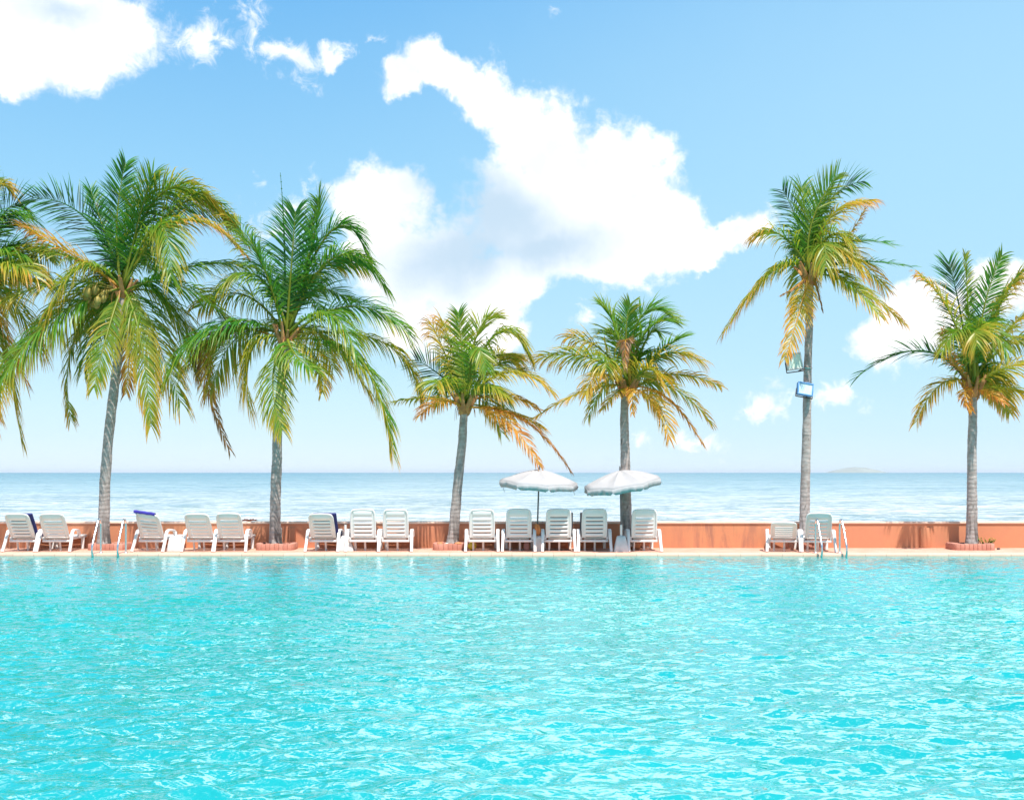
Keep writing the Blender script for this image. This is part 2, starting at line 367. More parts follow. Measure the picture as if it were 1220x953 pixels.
# ------------------------------------------------------------------ palms
def tan(f, t, e=.01):
    return (f(min(1, t+e))-f(max(0, t-e))).normalized()
def frond(parent, a, m_, b_, tint=.3, tip=.25, ll=.75, droop=.7, roll=0, face=False, sparse=1.0, wd=.028, pet=.16, seed=0):
    r = random.Random(seed); f = lambda t: bez(a, m_, b_, t)
    mb = MB(); n = 18
    ts = [i/n for i in range(n+1)]
    ln = sum((f(ts[i+1])-f(ts[i])).length for i in range(n))
    mb.tube([f(t) for t in ts], [max(.005, .034*(1-t)**.8) for t in ts], 5, a=[(.47 if tint > .15 else .2) if tint < .6 else .7 for t in ts], flat=.6)
    h = b_-a; h.z = 0
    if h.length < .15: h = Vector((.3, -1, 0))
    Bref = Vector((1, 0, 0)) if face else h.normalized().cross(Vector((0, 0, 1)))
    k = int(ln/(.030*sparse))
    brk = r.uniform(.3, 1)
    for i in range(k):
        s = pet+(1-pet)*(i+r.random()*.5)/k
        P = f(s); T = tan(f, s); B = (Bref-T*Bref.dot(T)).normalized(); Nn = B.cross(T)
        if Nn.z < 0 and not face: Nn = -Nn
        q = (s-pet)/(1-pet)
        rl = R(roll)
        for sd in (-1, 1):
            if r.random() < .05: continue
            prof = min(1, .45+q*3.2)*(1-.48*max(0, (q-.5)/.5)**1.3)
            le = ll*prof*r.uniform(.82, 1.08)
            ang = R(64-34*q+r.uniform(-7, 7))
            Br = B*math.cos(rl)+Nn*math.sin(rl); Nr = -B*math.sin(rl)+Nn*math.cos(rl)
            d = (T*math.cos(ang)+Br*(sd*math.sin(ang))+Nr*r.uniform(-.05, .38)).normalized()
            g = Vector((.10+.08*r.random(), r.uniform(-.05, .05), -1))
            dr = droop*r.uniform(.65, 1.35)
            w0 = wd*r.uniform(.75, 1.2); ns = 4; pts = [P]; ds = [d]
            for j in range(ns):
                d = (d+g*(dr*(.10+.16*j))).normalized(); pts.append(pts[-1]+d*(le/ns)); ds.append(d)
            wdv = d.cross(Nr); 
            if wdv.length < .1: wdv = Br.copy()
            wdv.normalize()
            tw = r.uniform(-.7, .7); wdv = (wdv*math.cos(tw)+Nr*math.sin(tw)).normalized()
            ws = [.45, 1, .92, .6, .05]
            lt = tint+r.gauss(0, .045)+.10*(q-.4)*tip*2
            vs = []; av = []
            for j in range(ns+1):
                vs += [pts[j]-wdv*(w0*ws[j]/2), pts[j]+wdv*(w0*ws[j]/2)]; av += [max(0.0, min(1, lt+tip*(j/ns)**2*(.4+.8*q)))]*2
            mb.add(vs, [(2*j, 2*j+1, 2*j+3, 2*j+2) for j in range(ns)], av)
    return mb.build('frond', M['leaf'], parent, smooth=180, attr='tint')

STY = {  # tint, tip, leaflet length, droop, sparse, width
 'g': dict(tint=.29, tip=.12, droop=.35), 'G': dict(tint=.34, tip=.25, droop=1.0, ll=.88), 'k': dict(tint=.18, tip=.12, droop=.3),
 'v': dict(tint=.42, tip=.34, droop=.9, ll=.88), 'V': dict(tint=.44, tip=.36, droop=1.4, ll=1.12),
 'y': dict(tint=.48, tip=.25, droop=.8), 'o': dict(tint=.66, tip=.15, droop=.8), 'n': dict(tint=.62, tip=.5, droop=.8, sparse=1.2),
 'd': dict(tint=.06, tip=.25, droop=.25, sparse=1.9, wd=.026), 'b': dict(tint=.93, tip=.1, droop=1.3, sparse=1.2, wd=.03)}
def palm(px0, py0, D, trunk, crown, specs, label, rb, rt, scale=1.0, extra=6, seed=0, coconuts=0, spread=1.0, scars=()):
    root_p = at(px0, py0, D); root_p.z = .10
    r = random.Random(seed); t_ = empty('palm_tree', root_p); tag(t_, label, 'palm tree', 'coconut palms along the sea wall')
    # trunk
    P = [at(x, y, D)-root_p for x, y in trunk]; P[0] = Vector((P[0].x, 0, -.04))
    cum = [0]
    for i in range(len(P)-1): cum.append(cum[-1]+(P[i+1]-P[i]).length)
    tot = cum[-1]; n = int(tot/.022); pts = []; rad = []
    for i in range(n+1):
        s = tot*i/n; j = 0
        while j < len(P)-2 and s > cum[j+1]: j += 1
        u = (s-cum[j])/(cum[j+1]-cum[j])
        p0, p1, p2, p3 = P[max(0, j-1)], P[j], P[j+1], P[min(len(P)-1, j+2)]
        pts.append(.5*((2*p1)+(-p0+p2)*u+(2*p0-5*p1+4*p2-p3)*u*u+(-p0+3*p1-3*p2+p3)*u**3))
        q = s/tot; ph = (s/.085+.35*mnoise.noise(Vector((s*2, seed, 0)))) % 1
        rad.append((rb*(1-q)+rt*q)*(1+.45*math.exp(-s/.22))*(1+.045*(1-ph)**2-.02)*(1+.05*mnoise.noise(Vector((s*1.7, seed*3, 1)))))
    b = MB(); b.tube(pts, rad, 20)
    vv = []
    for i, v in enumerate(b.v):
        c_ = pts[i//20]; v = Vector(v); dlt = v-c_
        vv.append(tuple(c_+dlt*(1+.09*mnoise.noise(Vector((v.x*9+seed, v.y*9, v.z*5))))))
    b.v = vv; b.build('trunk', M['bark'], t_, smooth=60)
    C = at(crown[0], crown[1], D)-root_p
    top = pts[-1]
    # leaf sheaths and fibre at the crown's heart
    b = MB(); k = 16
    for i in range(k):
        a = 2*math.pi*i/k*2.4+r.random(); lean = .25+.5*r.random()
        o_ = Vector((math.cos(a), math.sin(a), 0)); b0 = top+o_*rt*.5+Vector((0, 0, -.12+.1*r.random()))
        b1 = top+o_*(rt*1.4)+(C-top)*.45; b2 = C+o_*(.16+.22*lean)+Vector((0, 0, .12+.18*r.random()))
        b.tube([bez(b0, b1, b2, t/6) for t in range(7)], [.06, .07, .065, .052, .04, .03, .022], 7, flat=.55)
    for i in range(9):
        a = r.random()*6.28; o_ = Vector((math.cos(a), math.sin(a), 0))
        p0 = top+o_*rt*.8+Vector((0, 0, .05)); b.tube([bez(p0, p0+o_*.12+Vector((0, 0, .02)), p0+o_*.17+Vector((0, 0, -.12-.18*r.random())), t/4) for t in range(5)], [.022, .02, .016, .012, .004], 5, flat=.5)
    b.build('leaf_sheaths', M['fibre'], t_)
    for i in range(coconuts):
        a = 6.28*i/coconuts; c0 = C+Vector((-.50+.15*math.cos(a)+.04*r.random(), -.25+.15*math.sin(a*2), -.22+.13*math.sin(a)+.05*r.random()))
        b = MB(); b.ball(c0, .095*r.uniform(.85, 1.1), sc_=(.88, .88, 1.12)); 
        b.tube([c0+Vector((0, 0, .09)), c0+Vector((.06, .05, .17)), C+Vector((-.15, 0, 0))], [.014, .012, .012], 5)
        b.build('coconut', M['coconut'], t_)
    # traced fronds
    for i, sp in enumerate(specs):
        mx, my, tx, ty, dd, st = sp[:6]; kw = dict(STY[st]); kw.update(sp[6] if len(sp) > 6 else {})
        j = r.random
        a = C+Vector((r.uniform(-.07, .07), r.uniform(-.05, .05)+.05*(1 if dd > 0 else -1), r.uniform(-.08, .05)))
        mm = at(mx, my, D+dd*.55)-root_p; bb = at(tx, ty, D+dd)-root_p
        kw['ll'] = kw.get('ll', .80)*max(scale, .9)
        if scale < .95 and st not in 'dkb': kw['tint'] += .09
        if 'roll' not in kw: kw['roll'] = r.uniform(-30, 30)
        frond(t_, a, mm, bb, seed=seed*100+i, **kw)
    # the ones that point at and away from the viewer, filling the crown's depth
    for i in range(extra):
        back = r.random() < (.85 if scale < .95 else 1.1); az = R((90 if back else 270)+r.uniform(-55, 55)); el = r.uniform(-.2, 1.1) if back else r.uniform(-.6, -.1); ln = (2.0+.7*r.random())*scale*spread
        hx, hy = math.cos(az), math.sin(az)
        a = C+Vector((hx*.06, hy*.06, 0)); mm = C+Vector((hx*ln*.42*math.cos(el), hy*ln*.42*math.cos(el), ln*.45*math.sin(el)+.25))
        bb = C+Vector((hx*ln*.88*math.cos(el*.8), hy*ln*.88*math.cos(el*.8), ln*.72*math.sin(el)-.45*math.cos(el)))
        st = 'g' if el > .5 else ('G' if el > .1 else 'v'); kw = dict(STY[st]); kw['ll'] = kw.get('ll', .72)*scale*.9
        frond(t_, a, mm, bb, seed=seed*100+60+i, roll=r.uniform(-25, 25), **kw)
    return t_

FC = dict(face=True)
T1 = [(139,268,150,194,.2,'k',dict(face=True,ll=.62)), (127,284,108,226,.4,'k',dict(ll=.6)), (104,262,38,236,.9,'d',dict(roll=65,ll=.85)),
 (90,306,28,272,.3,'n',dict(roll=-20)), (98,318,52,392,-.7,'v'), (72,336,-8,366,-.2,'v'), (50,390,-8,478,-1.0,'V',dict(ll=1.25,tint=.34)),
 (90,402,84,500,.5,'v',dict(ll=.6)), (128,396,112,462,-1.2,'y',dict(ll=.6,face=True,tint=.42)), (166,398,180,508,-1.1,'V',dict(ll=.75,face=True)),
 (164,266,182,208,-.3,'g',dict(tint=.32)), (196,228,268,262,.2,'v'), (192,252,272,264,1.0,'d',dict(roll=50)), (188,268,204,334,-.9,'G',dict(tint=.36)),
 (214,264,290,302,-.2,'n',dict(tint=.5)), (222,240,290,288,.5,'v',dict(tint=.3,tip=.45)), (225,318,300,318,.6,'v',dict(tint=.25)),
 (214,340,285,396,-.4,'G',dict(ll=.85)), (190,352,232,440,.4,'V',dict(tint=.33)), (120,382,100,442,.8,'G'), (205,365,250,455,.8,'V'),
 (150,280,205,222,.4,'g'), (155,395,150,470,.6,'n',dict(ll=.5)), (95,360,20,430,.9,'V'), (60,300,10,330,1.2,'v'), (175,380,215,480,-.4,'V',dict(tint=.40))]
T2 = [(347,318,352,252,-.15,'g',dict(face=True,ll=.85,tint=.21,roll=0)), (339,300,334,206,.1,'d',dict(ll=.035,sparse=5)), (372,290,380,240,.3,'g',dict(tint=.30)),
 (394,276,438,306,.1,'g',dict(tint=.25,droop=.6)), (400,306,461,346,-.3,'G',dict(tint=.27)), (385,320,432,318,.6,'v'), (420,365,488,400,.2,'v',dict(tint=.28,roll=-30)),
 (315,320,272,258,.3,'v',dict(tint=.28)), (308,330,262,346,-.2,'G'), (292,352,238,366,.5,'v'), (262,386,198,452,-.7,'G',dict(ll=1.2,tint=.25,tip=.35)),
 (426,428,467,540,-.8,'V',dict(ll=.95,tint=.33,tip=.42)), (325,452,337,514,-1.1,'y',dict(face=True,ll=.7,tint=.42)), (374,422,384,468,-.6,'y',dict(ll=.5,tint=.52)),
 (452,406,500,472,.3,'V',dict(ll=.75)), (303,412,296,484,-.3,'V',dict(tint=.44)), (392,374,428,436,-.9,'G'), (285,400,250,468,.3,'V',dict(ll=1.0)),
 (248,408,273,535,.7,'b',dict(ll=.6)), (362,325,372,264,.6,'g'), (322,340,300,290,-.5,'g'), (275,395,222,440,.7,'G',dict(ll=1.1)), (385,400,440,470,.8,'V',dict(ll=.9)), (350,420,372,440,-1.,'G')]
T3 = [(551,428,546,372,.1,'g',dict(face=True,ll=.62,tint=.32)), (565,416,580,440,-1.1,'g',dict(face=True,ll=.62,tint=.30)), (567,402,592,379,.3,'g',dict(tint=.34)), (592,397,631,427,0,'G',dict(tint=.32)),
 (534,432,515,388,.2,'v'), (528,450,494,428,.8,'d',dict(roll=60)), (518,474,466,479,.4,'v',dict(tint=.3,ll=.4)), (524,478,501,494,-.6,'o',dict(ll=.5)),
 (602,444,656,466,-.2,'y',dict(tint=.42)), (584,440,614,426,.5,'G'), (602,472,642,488,.2,'o',dict(tint=.58,ll=.4)), (602,490,642,507,.5,'y',dict(tint=.46)),
 (602,500,641,553,-.5,'o',dict(ll=.5)), (622,500,679,561,.1,'o',dict(ll=.42,tint=.70)), (540,420,528,386,.5,'v'), (530,455,518,460,-1.,'G'), (575,460,600,470,-.9,'G'), (590,425,618,440,.9,'v')]
T4 = [(746,402,751,362,.1,'g',dict(face=True,ll=.55,tint=.27)), (762,380,802,378,-.1,'g',dict(tint=.24)), (768,398,804,384,-.5,'g',dict(tint=.28)), (735,396,716,364,0,'g',dict(tint=.28)),
 (718,418,677,402,.4,'v',dict(tint=.44,tip=.3)), (702,426,643,427,.1,'v',dict(tint=.34,tip=.45)), (702,464,633,500,-.1,'y',dict(ll=.55)), (716,446,698,470,-.9,'o',dict(tint=.52,ll=.6)),
 (782,424,809,404,.4,'g',dict(tint=.2)), (788,424,834,430,-.2,'v',dict(tint=.40,tip=.35)), (800,446,858,460,.1,'y',dict(ll=.5)), (800,462,847,504,-.3,'v',dict(tint=.38,tip=.45,ll=.6)),
 (796,476,838,531,.4,'o',dict(ll=.42)), (782,480,797,526,-.5,'o',dict(tint=.56,ll=.55)), (734,468,718,488,-.6,'y',dict(ll=.35)), (753,466,753,492,-.5,'o',dict(ll=.3,tint=.6)),
 (746,406,745,440,-.7,'b',dict(ll=.3)), (728,430,722,440,-.9,'G'), (772,440,790,460,-.9,'y'), (740,410,728,396,.5,'g'), (770,405,786,396,.3,'g')]
T5 = [(966,270,998,208,-.1,'g',dict(tint=.27,roll=60)), (960,272,955,222,.3,'g',dict(tint=.22)), (951,268,932,226,.8,'d',dict(roll=65,ll=.7)), (986,262,1036,240,.1,'v',dict(tip=.4)),
 (984,246,1030,216,.7,'d',dict(roll=45,tint=.14)), (1002,290,1066,292,.5,'d',dict(ll=.6,tint=.2)), (1000,296,1030,250,.3,'v',dict(tint=.5,ll=.4)), (1012,312,1086,318,.5,'d',dict(ll=.6,tint=.12,roll=-20)),
 (996,302,1026,326,-.9,'y',dict(tint=.40,tip=.35,ll=.75)), (1016,340,1075,384,-.2,'G',dict(tip=.5,ll=.8)), (922,322,864,394,-.2,'v',dict(tint=.34,tip=.55)), (933,282,903,280,0,'v',dict(tint=.32,tip=.5)),
 (954,366,935,428,-.9,'y',dict(ll=.55,tint=.52,roll=20)), (950,340,930,352,-.2,'b',dict(ll=.15)), (980,290,984,318,-1.1,'G',dict(face=True)), (990,280,1014,300,-.6,'G'), (975,350,980,372,-.3,'b',dict(ll=.15)), (968,280,985,230,.7,'g'), (1000,300,1055,345,.9,'v')]
T6 = [(1154,382,1150,303,.2,'g',dict(ll=.45,tint=.32)), (1170,378,1194,304,-.1,'g',dict(face=True,ll=.55,tint=.22)), (1144,372,1130,312,.7,'d',dict(face=True,ll=.8,sparse=1.6)), (1136,382,1098,330,.1,'v',dict(tint=.36,tip=.45)),
 (1190,366,1226,318,.1,'v',dict(tint=.30)), (1202,392,1246,366,.5,'v'), (1168,388,1200,420,-.9,'G',dict(tint=.25,ll=.9)), (1150,396,1122,420,-.9,'G',dict(tint=.28,ll=.8)), (1160,398,1164,412,-1.5,'y',dict(face=True,ll=.8,tint=.36)),
 (1136,430,1122,392,-.5,'o',dict(ll=.35,tint=.74)), (1098,418,1020,450,.3,'d',dict(ll=.75,roll=-15,tint=.10)), (1124,456,1092,502,-.3,'y',dict(ll=.6,tint=.48)), (1150,468,1158,490,-.6,'o',dict(ll=.3)),
 (1196,462,1240,478,.2,'v'), (1198,438,1250,428,-.3,'v',dict(tint=.42)), (1200,412,1256,402,.4,'G'), (1180,468,1196,480,-.5,'o',dict(ll=.35)), (1180,380,1210,335,.6,'v')]
T0 = [(-12,238,14,230,.2,'y',dict(ll=.6)), (-8,268,40,262,.5,'G',dict(tint=.22)), (0,262,28,244,.8,'d',dict(roll=60)), (6,302,62,338,-.3,'G',dict(tint=.27)), (10,330,64,345,.5,'v'),
 (-2,395,26,528,.3,'V',dict(tint=.42,ll=.8)), (8,352,50,420,.7,'V'), (-20,400,-14,500,-.6,'V'), (-60,270,-100,240,0,'g'), (-30,255,-30,195,0,'g',dict(face=True)), (-90,320,-160,340,0,'v'),
 (-80,380,-120,460,0,'V'), (-60,400,-70,480,-.8,'V'), (-50,280,-60,220,.3,'g'), (-85,300,-150,290,.5,'v'), (2,315,44,330,-.9,'v'), (-5,370,30,455,-.4,'n')]
palm(124, 648, TD, [(124,650),(124,610),(126,560),(131,505),(137,455),(143,400),(147,352)], (147,345), T1, 'tall leaning palm with a cluster of coconuts, behind the left pool ladder', .115, .080, 1.0, 7, 11, coconuts=8)
palm(328, 648, TD, [(328,650),(328,600),(330,545),(331,500),(336,450),(340,410)], (341,402), T2, 'full green palm with a broad upright feather frond, second tall one from the left', .115, .085, 1.0, 6, 12)
palm(540, 648, TD, [(539,650),(543,605),(546,570),(550,535),(552,505),(553,488)], (554,482), T3, 'short palm with orange lower fronds left of the two parasols', .108, .08, .78, 5, 13, spread=.75)
palm(748, 648, TD, [(747,650),(746,600),(745,550),(744,510),(744,485),(745,468)], (749,462), T4, 'short palm with yellow fronds behind the right parasol', .115, .08, .78, 4, 14, spread=.7)
palm(959, 648, 24.2, [(958,650),(959,590),(961,520),(962,450),(964,390),(965,335)], (964,326), T5, 'tall thin palm carrying two flood lights on its trunk', .105, .07, .85, 5, 15, spread=.8)
palm(1158, 648, TD, [(1158,650),(1158,600),(1158,540),(1159,500),(1159,470)], (1159,462), T6, 'palm at the right edge of the photo standing in a brick planter', .11, .08, .85, 5, 16, spread=.8)
palm(-34, 648, TD+.4, [(-46,650),(-42,600),(-38,500),(-34,400),(-32,350)], (-31,344), T0, 'palm at the left edge of the photo with only its right fronds in view', .125, .09, 1.0, 6, 17)

# ------------------------------------------------------------------ loungers
HZ = .265
def make_lounger(ang, roll=0.0, BK=1.0):
    root = empty('sun_lounger', (0, 0, 0))
    # backrest: hinge at y=0, leans back towards -y
    ca, sa = math.cos(R(ang)), math.sin(R(ang)); BL = .56
    def bp(x, s, o=0.0):
        s = s*BK                                            # across, along the back, out of its rear face
        xr = x+math.sin(R(roll))*s*.6
        return Vector((xr, -s*ca-o*sa, HZ+.01+s*sa-o*ca+x*math.sin(R(roll))*(s/BL)*-1.0))
    b = MB(); W2 = .235
    rail = [(-W2, 0), (-W2-.004, .27), (-W2+.004, .49), (-W2+.025, .545), (-W2+.07, .563), (0, .570), (W2-.07, .563), (W2-.025, .545), (W2-.004, .49), (W2+.004, .27), (W2, 0)]
    b.tube([bp(x, s) for x, s in rail], .019, 8)
    zs = [.005, .09, .17, .25, .33, .41, .565]
    def panel(x0, x1, s0, s1, bow=.018, nx=8, th=.012):
        vs = []
        for sgn in (0, 1):
            for j in range(4):
                s = s0+(s1-s0)*j/3
                for i in range(nx+1):
                    x = x0+(x1-x0)*i/nx; o = bow*(math.sin(math.pi*j/3))+.012*(1-(x/W2)**2)
                    vs.append(bp(x, s, o-th*sgn))
        k = (nx+1)*4; fs = []
        for j in range(3):
            for i in range(nx):
                q_ = (j*(nx+1)+i, j*(nx+1)+i+1, (j+1)*(nx+1)+i+1, (j+1)*(nx+1)+i); fs.append(q_); fs.append(tuple(k+z for z in q_[::-1]))
        rim = [i for i in range(nx+1)]+[(j+1)*(nx+1)-1 for j in range(1, 4)]+[3*(nx+1)+i for i in range(nx-1, -1, -1)]+[j*(nx+1) for j in range(2, 0, -1)]
        for i in range(len(rim)): a_, c_ = rim[i], rim[(i+1) % len(rim)]; fs.append((a_, k+a_, k+c_, c_))
        b.add(vs, fs)
    for i in range(6):
        panel(-W2+.055, W2-.055, zs[i]+.009, zs[i+1]-.009)
    for sd in (-1, 1):
        x0, x1 = sorted((sd*(W2-.012), sd*(W2-.066))); panel(x0, x1, .005, .552, bow=.004, nx=2)
    b.build('backrest', M['plastic'], root, smooth=50)
    # seat: slatted bed
    b = MB(); SL = .98
    for sd in (-1, 1): b.box((sd*.265, SL/2, HZ-.01), (.05, SL, .06), bev=.015)
    b.box((0, SL, HZ-.01), (.55, .05, .06), bev=.015)
    for i in range(9): b.box((0, .06+i*.104, HZ+.005), (.49, .082, .018), bev=.006)
    b.build('seat', M['plastic'], root)
    b = MB(); b.box((0, -.01, HZ-.062), (.56, .05, .045), bev=.012)
    b.box((0, .10, HZ-.02), (.40, .025, .03), bev=.006)
    b.build('cross_bar', M['plastic'], root)
    for sd in (-1, 1):
        b = MB(); x = sd*.312
        pts = [(x+sd*.012, -.22, 0), (x+sd*.006, -.12, .17), (x, -.045, .33), (x, .0, .395), (x, .07, .418), (x, .20, .415), (x, .31, .40), (x, .36, .355), (x, .37, .28), (x-sd*.02, .37, .255)]
        P2 = [Vector(p) for p in pts]
        # flat moulded strap, wider across than deep
        vs = []; fs = []
        for i, p_ in enumerate(P2):
            t = (P2[min(i+1, len(P2)-1)]-P2[max(0, i-1)]).normalized(); nn = Vector((1, 0, 0)).cross(t).normalized()
            wx = .028 if i < 2 else .032; wy = .030-.012*min(1, i/5)
            for (ax, ay) in ((-1, -.6), (-.6, -1), (.6, -1), (1, -.6), (1, .6), (.6, 1), (-.6, 1), (-1, .6)):
                vs.append(p_+Vector((1, 0, 0))*wx*ax+nn*wy*ay)
        n_ = 8
        for i in range(len(P2)-1): fs += [(i*n_+j, i*n_+(j+1) % n_, (i+1)*n_+(j+1) % n_, (i+1)*n_+j) for j in range(n_)]
        fs += [tuple(range(n_-1, -1, -1)), tuple((len(P2)-1)*n_+j for j in range(n_))]
        b.add(vs, fs); b.build('armrest', M['plastic'], root, smooth=50)
        b = MB()
        b.tube([(sd*.262, .74, 0), (sd*.262, .77, HZ-.02)], [.030, .036], 8, flat=.8); b.build('leg', M['plastic'], root)
    # folding prop under the back
    b = MB()
    for sd in (-1, 1): b.tube([(sd*.10-.08, .16, .0), (sd*.10-.08, .10, HZ-.04)], [.022, .02], 8)
    b.build('prop', M['plastic'], root)
    return root
protos = {}
LG = 'white plastic loungers with their backs to the pool'
LN = [  # centre px of back, hinge depth, back angle, yaw, label
 (21, 23.42, 56, -3, 'white lounger at the left edge of the deck with a navy cushion edge showing'),
 (62.5, 23.42, 56.5, 2, 'white lounger just left of the left pool ladder'),
 (174.5, 23.42, 56, -9, 'white lounger with a blue violet towel over its tilted back'),
 (235, 23.42, 56.5, -2, 'white lounger between a poleless parasol base and another lounger'),
 (272.5, 23.42, 58, 1, 'white lounger left of the brick planter of the second tall palm'),
 (382.5, 23.42, 56, -2, 'white lounger with navy cushion edge, left of a poleless parasol base'),
 (431, 23.42, 78, 0, 'white upright lounger right beside a poleless parasol base, its back slots dark'),
 (470.5, 23.42, 76, 1, 'white upright lounger with open deck and bare wall to its right'),
 (574, 23.42, 77, 0, 'white lounger with a yellow ball under it'),
 (618, 23.42, 78, -1, 'white lounger left of the parasol pole with the orange cloth'),
 (666, 23.42, 78, 0, 'white lounger right of the parasol pole with the orange cloth'),
 (709, 23.42, 78, 0, 'white lounger left of the white trapezoid base holding the right parasol'),
 (769, 23.42, 76, 1, 'white lounger at the right end of the row under the right parasol'),
 (934, 23.36, 44, -11, 'low reclined white lounger left of the right pool ladder'),
 (976, 23.22, 60, -8, 'white lounger right behind the rail of the right pool ladder'),
]
loungers = []
used = set()
for i, (px, D, ang, yaw, lb) in enumerate(LN):
    key = (round(ang), 0) if i != 2 else (56, 7)
    if key not in protos: protos[key] = make_lounger(round(ang), key[1], .78 if i == 13 else 1.0)
    o = protos[key] if key not in used else copy_tree(protos[key]); used.add(key)
    Db = D-.25; o.location = (X(px, Db)+math.sin(R(yaw))*-.25, D, .002); o.rotation_euler = (0, 0, R(yaw)); tag(o, lb, 'sun lounger', LG)
    loungers.append(o)
# cushions lying on some of the loungers
def cushion(i, mt, dx, up, lb, ang, seatlen=.9, wdt=.46):
    L0 = loungers[i]; b = MB(); ca, sa = math.cos(R(ang)), math.sin(R(ang)); th = .045
    prof = [(-.755-up)]
    pts = [(-(.565+up)*ca, HZ+(.565+up)*sa), (-.3*ca, HZ+.3*sa), (-.05*ca, HZ+.05*sa), (.06, HZ+.0), (.4, HZ), (seatlen, HZ)]
    vs = []
    for k, (y, z) in enumerate(pts):
        ny, nz_ = (sa, ca) if k < 3 else (0, 1)
        if k == 2: ny, nz_ = sa*.7, .9
        for x in (-wdt/2, -wdt/2+.02, wdt/2-.02, wdt/2):
            e = .010 if abs(x) > wdt/2-.01 else 0
            vs.append((x+dx, y+ny*(.025+e), z+nz_*(.025+e)))
        for x in (wdt/2, wdt/2-.02, -wdt/2+.02, -wdt/2):
            e = -.012 if abs(x) > wdt/2-.01 else 0
            vs.append((x+dx, y+ny*(.025+th+e), z+nz_*(.025+th+e)))
    fs = [tuple(range(7, -1, -1)), tuple(len(vs)-8+j for j in range(8))]
    for k in range(len(pts)-1): fs += [(k*8+j, k*8+(j+1) % 8, (k+1)*8+(j+1) % 8, (k+1)*8+j) for j in range(8)]
    b.add(vs, fs); o = b.build('lounger_cushion', mt); o.matrix_world = L0.matrix_basis.copy(); o.location = L0.location; o.rotation_euler = L0.rotation_euler
    tag(o, lb, 'cushion', 'cushions lying on the loungers')
cushion(0, M['navy'], .075, -.01, 'navy cushion edge sticking out on the lounger at the left edge', 56)
cushion(5, M['navy'], .075, .0, 'navy cushion edge on the lounger right of the second tall palm', 56)
cushion(10, M['charcoal'], .055, -.06, 'dark cushion edge on the right side of a lounger under the left parasol', 78)
cushion(11, M['charcoal'], -.055, -.06, 'dark cushion edge on the left side of the lounger beside the right parasol base', 78)
# towel over the back of the third lounger
b = MB(); ca, sa = math.cos(R(56)), math.sin(R(56)); vs = []; nx = 10
prof = [(.575, .022), (.592, .018), (.606, .006), (.612, -.012), (.602, -.032), (.56, -.042), (.48, -.044), (.38, -.045)]
for (s, o_) in prof:
    for i in range(nx+1):
        x = -.25+.44*i/nx; wv_ = .006*math.sin(i*1.9+s*9)
        o_n = -o_; vs.append((x+.045*s, -s*ca+(o_n+wv_)*sa, HZ+.01+s*sa+(o_n+wv_)*ca-x*math.sin(R(7))*(s/.56)))
vs2 = [(v[0], v[1]-.002, v[2]+.008) for v in vs]; k = nx+1; n_ = len(vs); fs = []
for j in range(len(prof)-1):
    for i in range(nx): q_ = (j*k+i, j*k+i+1, (j+1)*k+i+1, (j+1)*k+i); fs += [q_, tuple(n_+z for z in q_[::-1])]
b.add(vs+vs2, fs); o = b.build('beach_towel', M['purple'], smooth=60); o.location = loungers[2].location; o.rotation_euler = loungers[2].rotation_euler
tag(o, 'blue violet towel folded over the top of a tilted lounger back', 'towel')

# ------------------------------------------------------------------ parasol bases
def base_mesh(b, w=.15, d=.15, h=.30, wt_=.095):
    prof = [(w, 0), (w, .02), (wt_, h-.02), (wt_-.02, h)]
    vs = []
    for (q_, z) in prof:
        c_ = q_*.85
        for (sx, sy) in ((-1, -c_/q_), (-c_/q_, -1), (c_/q_, -1), (1, -c_/q_), (1, c_/q_), (c_/q_, 1), (-c_/q_, 1), (-1, c_/q_)): vs.append((sx*q_, sy*q_*d/w, z))
    fs = [tuple(range(7, -1, -1)), tuple(24+j for j in range(8))]
    for i in range(3): fs += [(i*8+j, i*8+(j+1) % 8, (i+1)*8+(j+1) % 8, (i+1)*8+j) for j in range(8)]
    b.add(vs, fs)
def make_base(px, D, lb, tube_h, w, h, wt_, group='white concrete parasol bases'):
    r = empty('parasol_stand', (X(px, D), D, .002)); tag(r, lb, 'parasol base', group)
    b = MB(); base_mesh(b, w, .13, h, wt_); b.build('block', M['concrete_white'], r)
    b = MB(); b.tube([(0, 0, h-.02), (0, 0, h+tube_h)], .024, 12); b.build('socket_tube', M['plastic'], r)
    return r
make_base(209.5, 23.5, 'empty white parasol base right of the towel lounger', .10, .15, .29, .11)
make_base(411.5, 23.55, 'empty white parasol base with thin tube, between two loungers right of the second tall palm', .22, .17, .30, .08)
make_base(640.5, 23.5, 'white block base under the parasol pole with the orange cloth', .05, .095, .30, .08)
make_base(740, 23.3, 'white trapezoid base holding the right parasol', .22, .145, .31, .085)

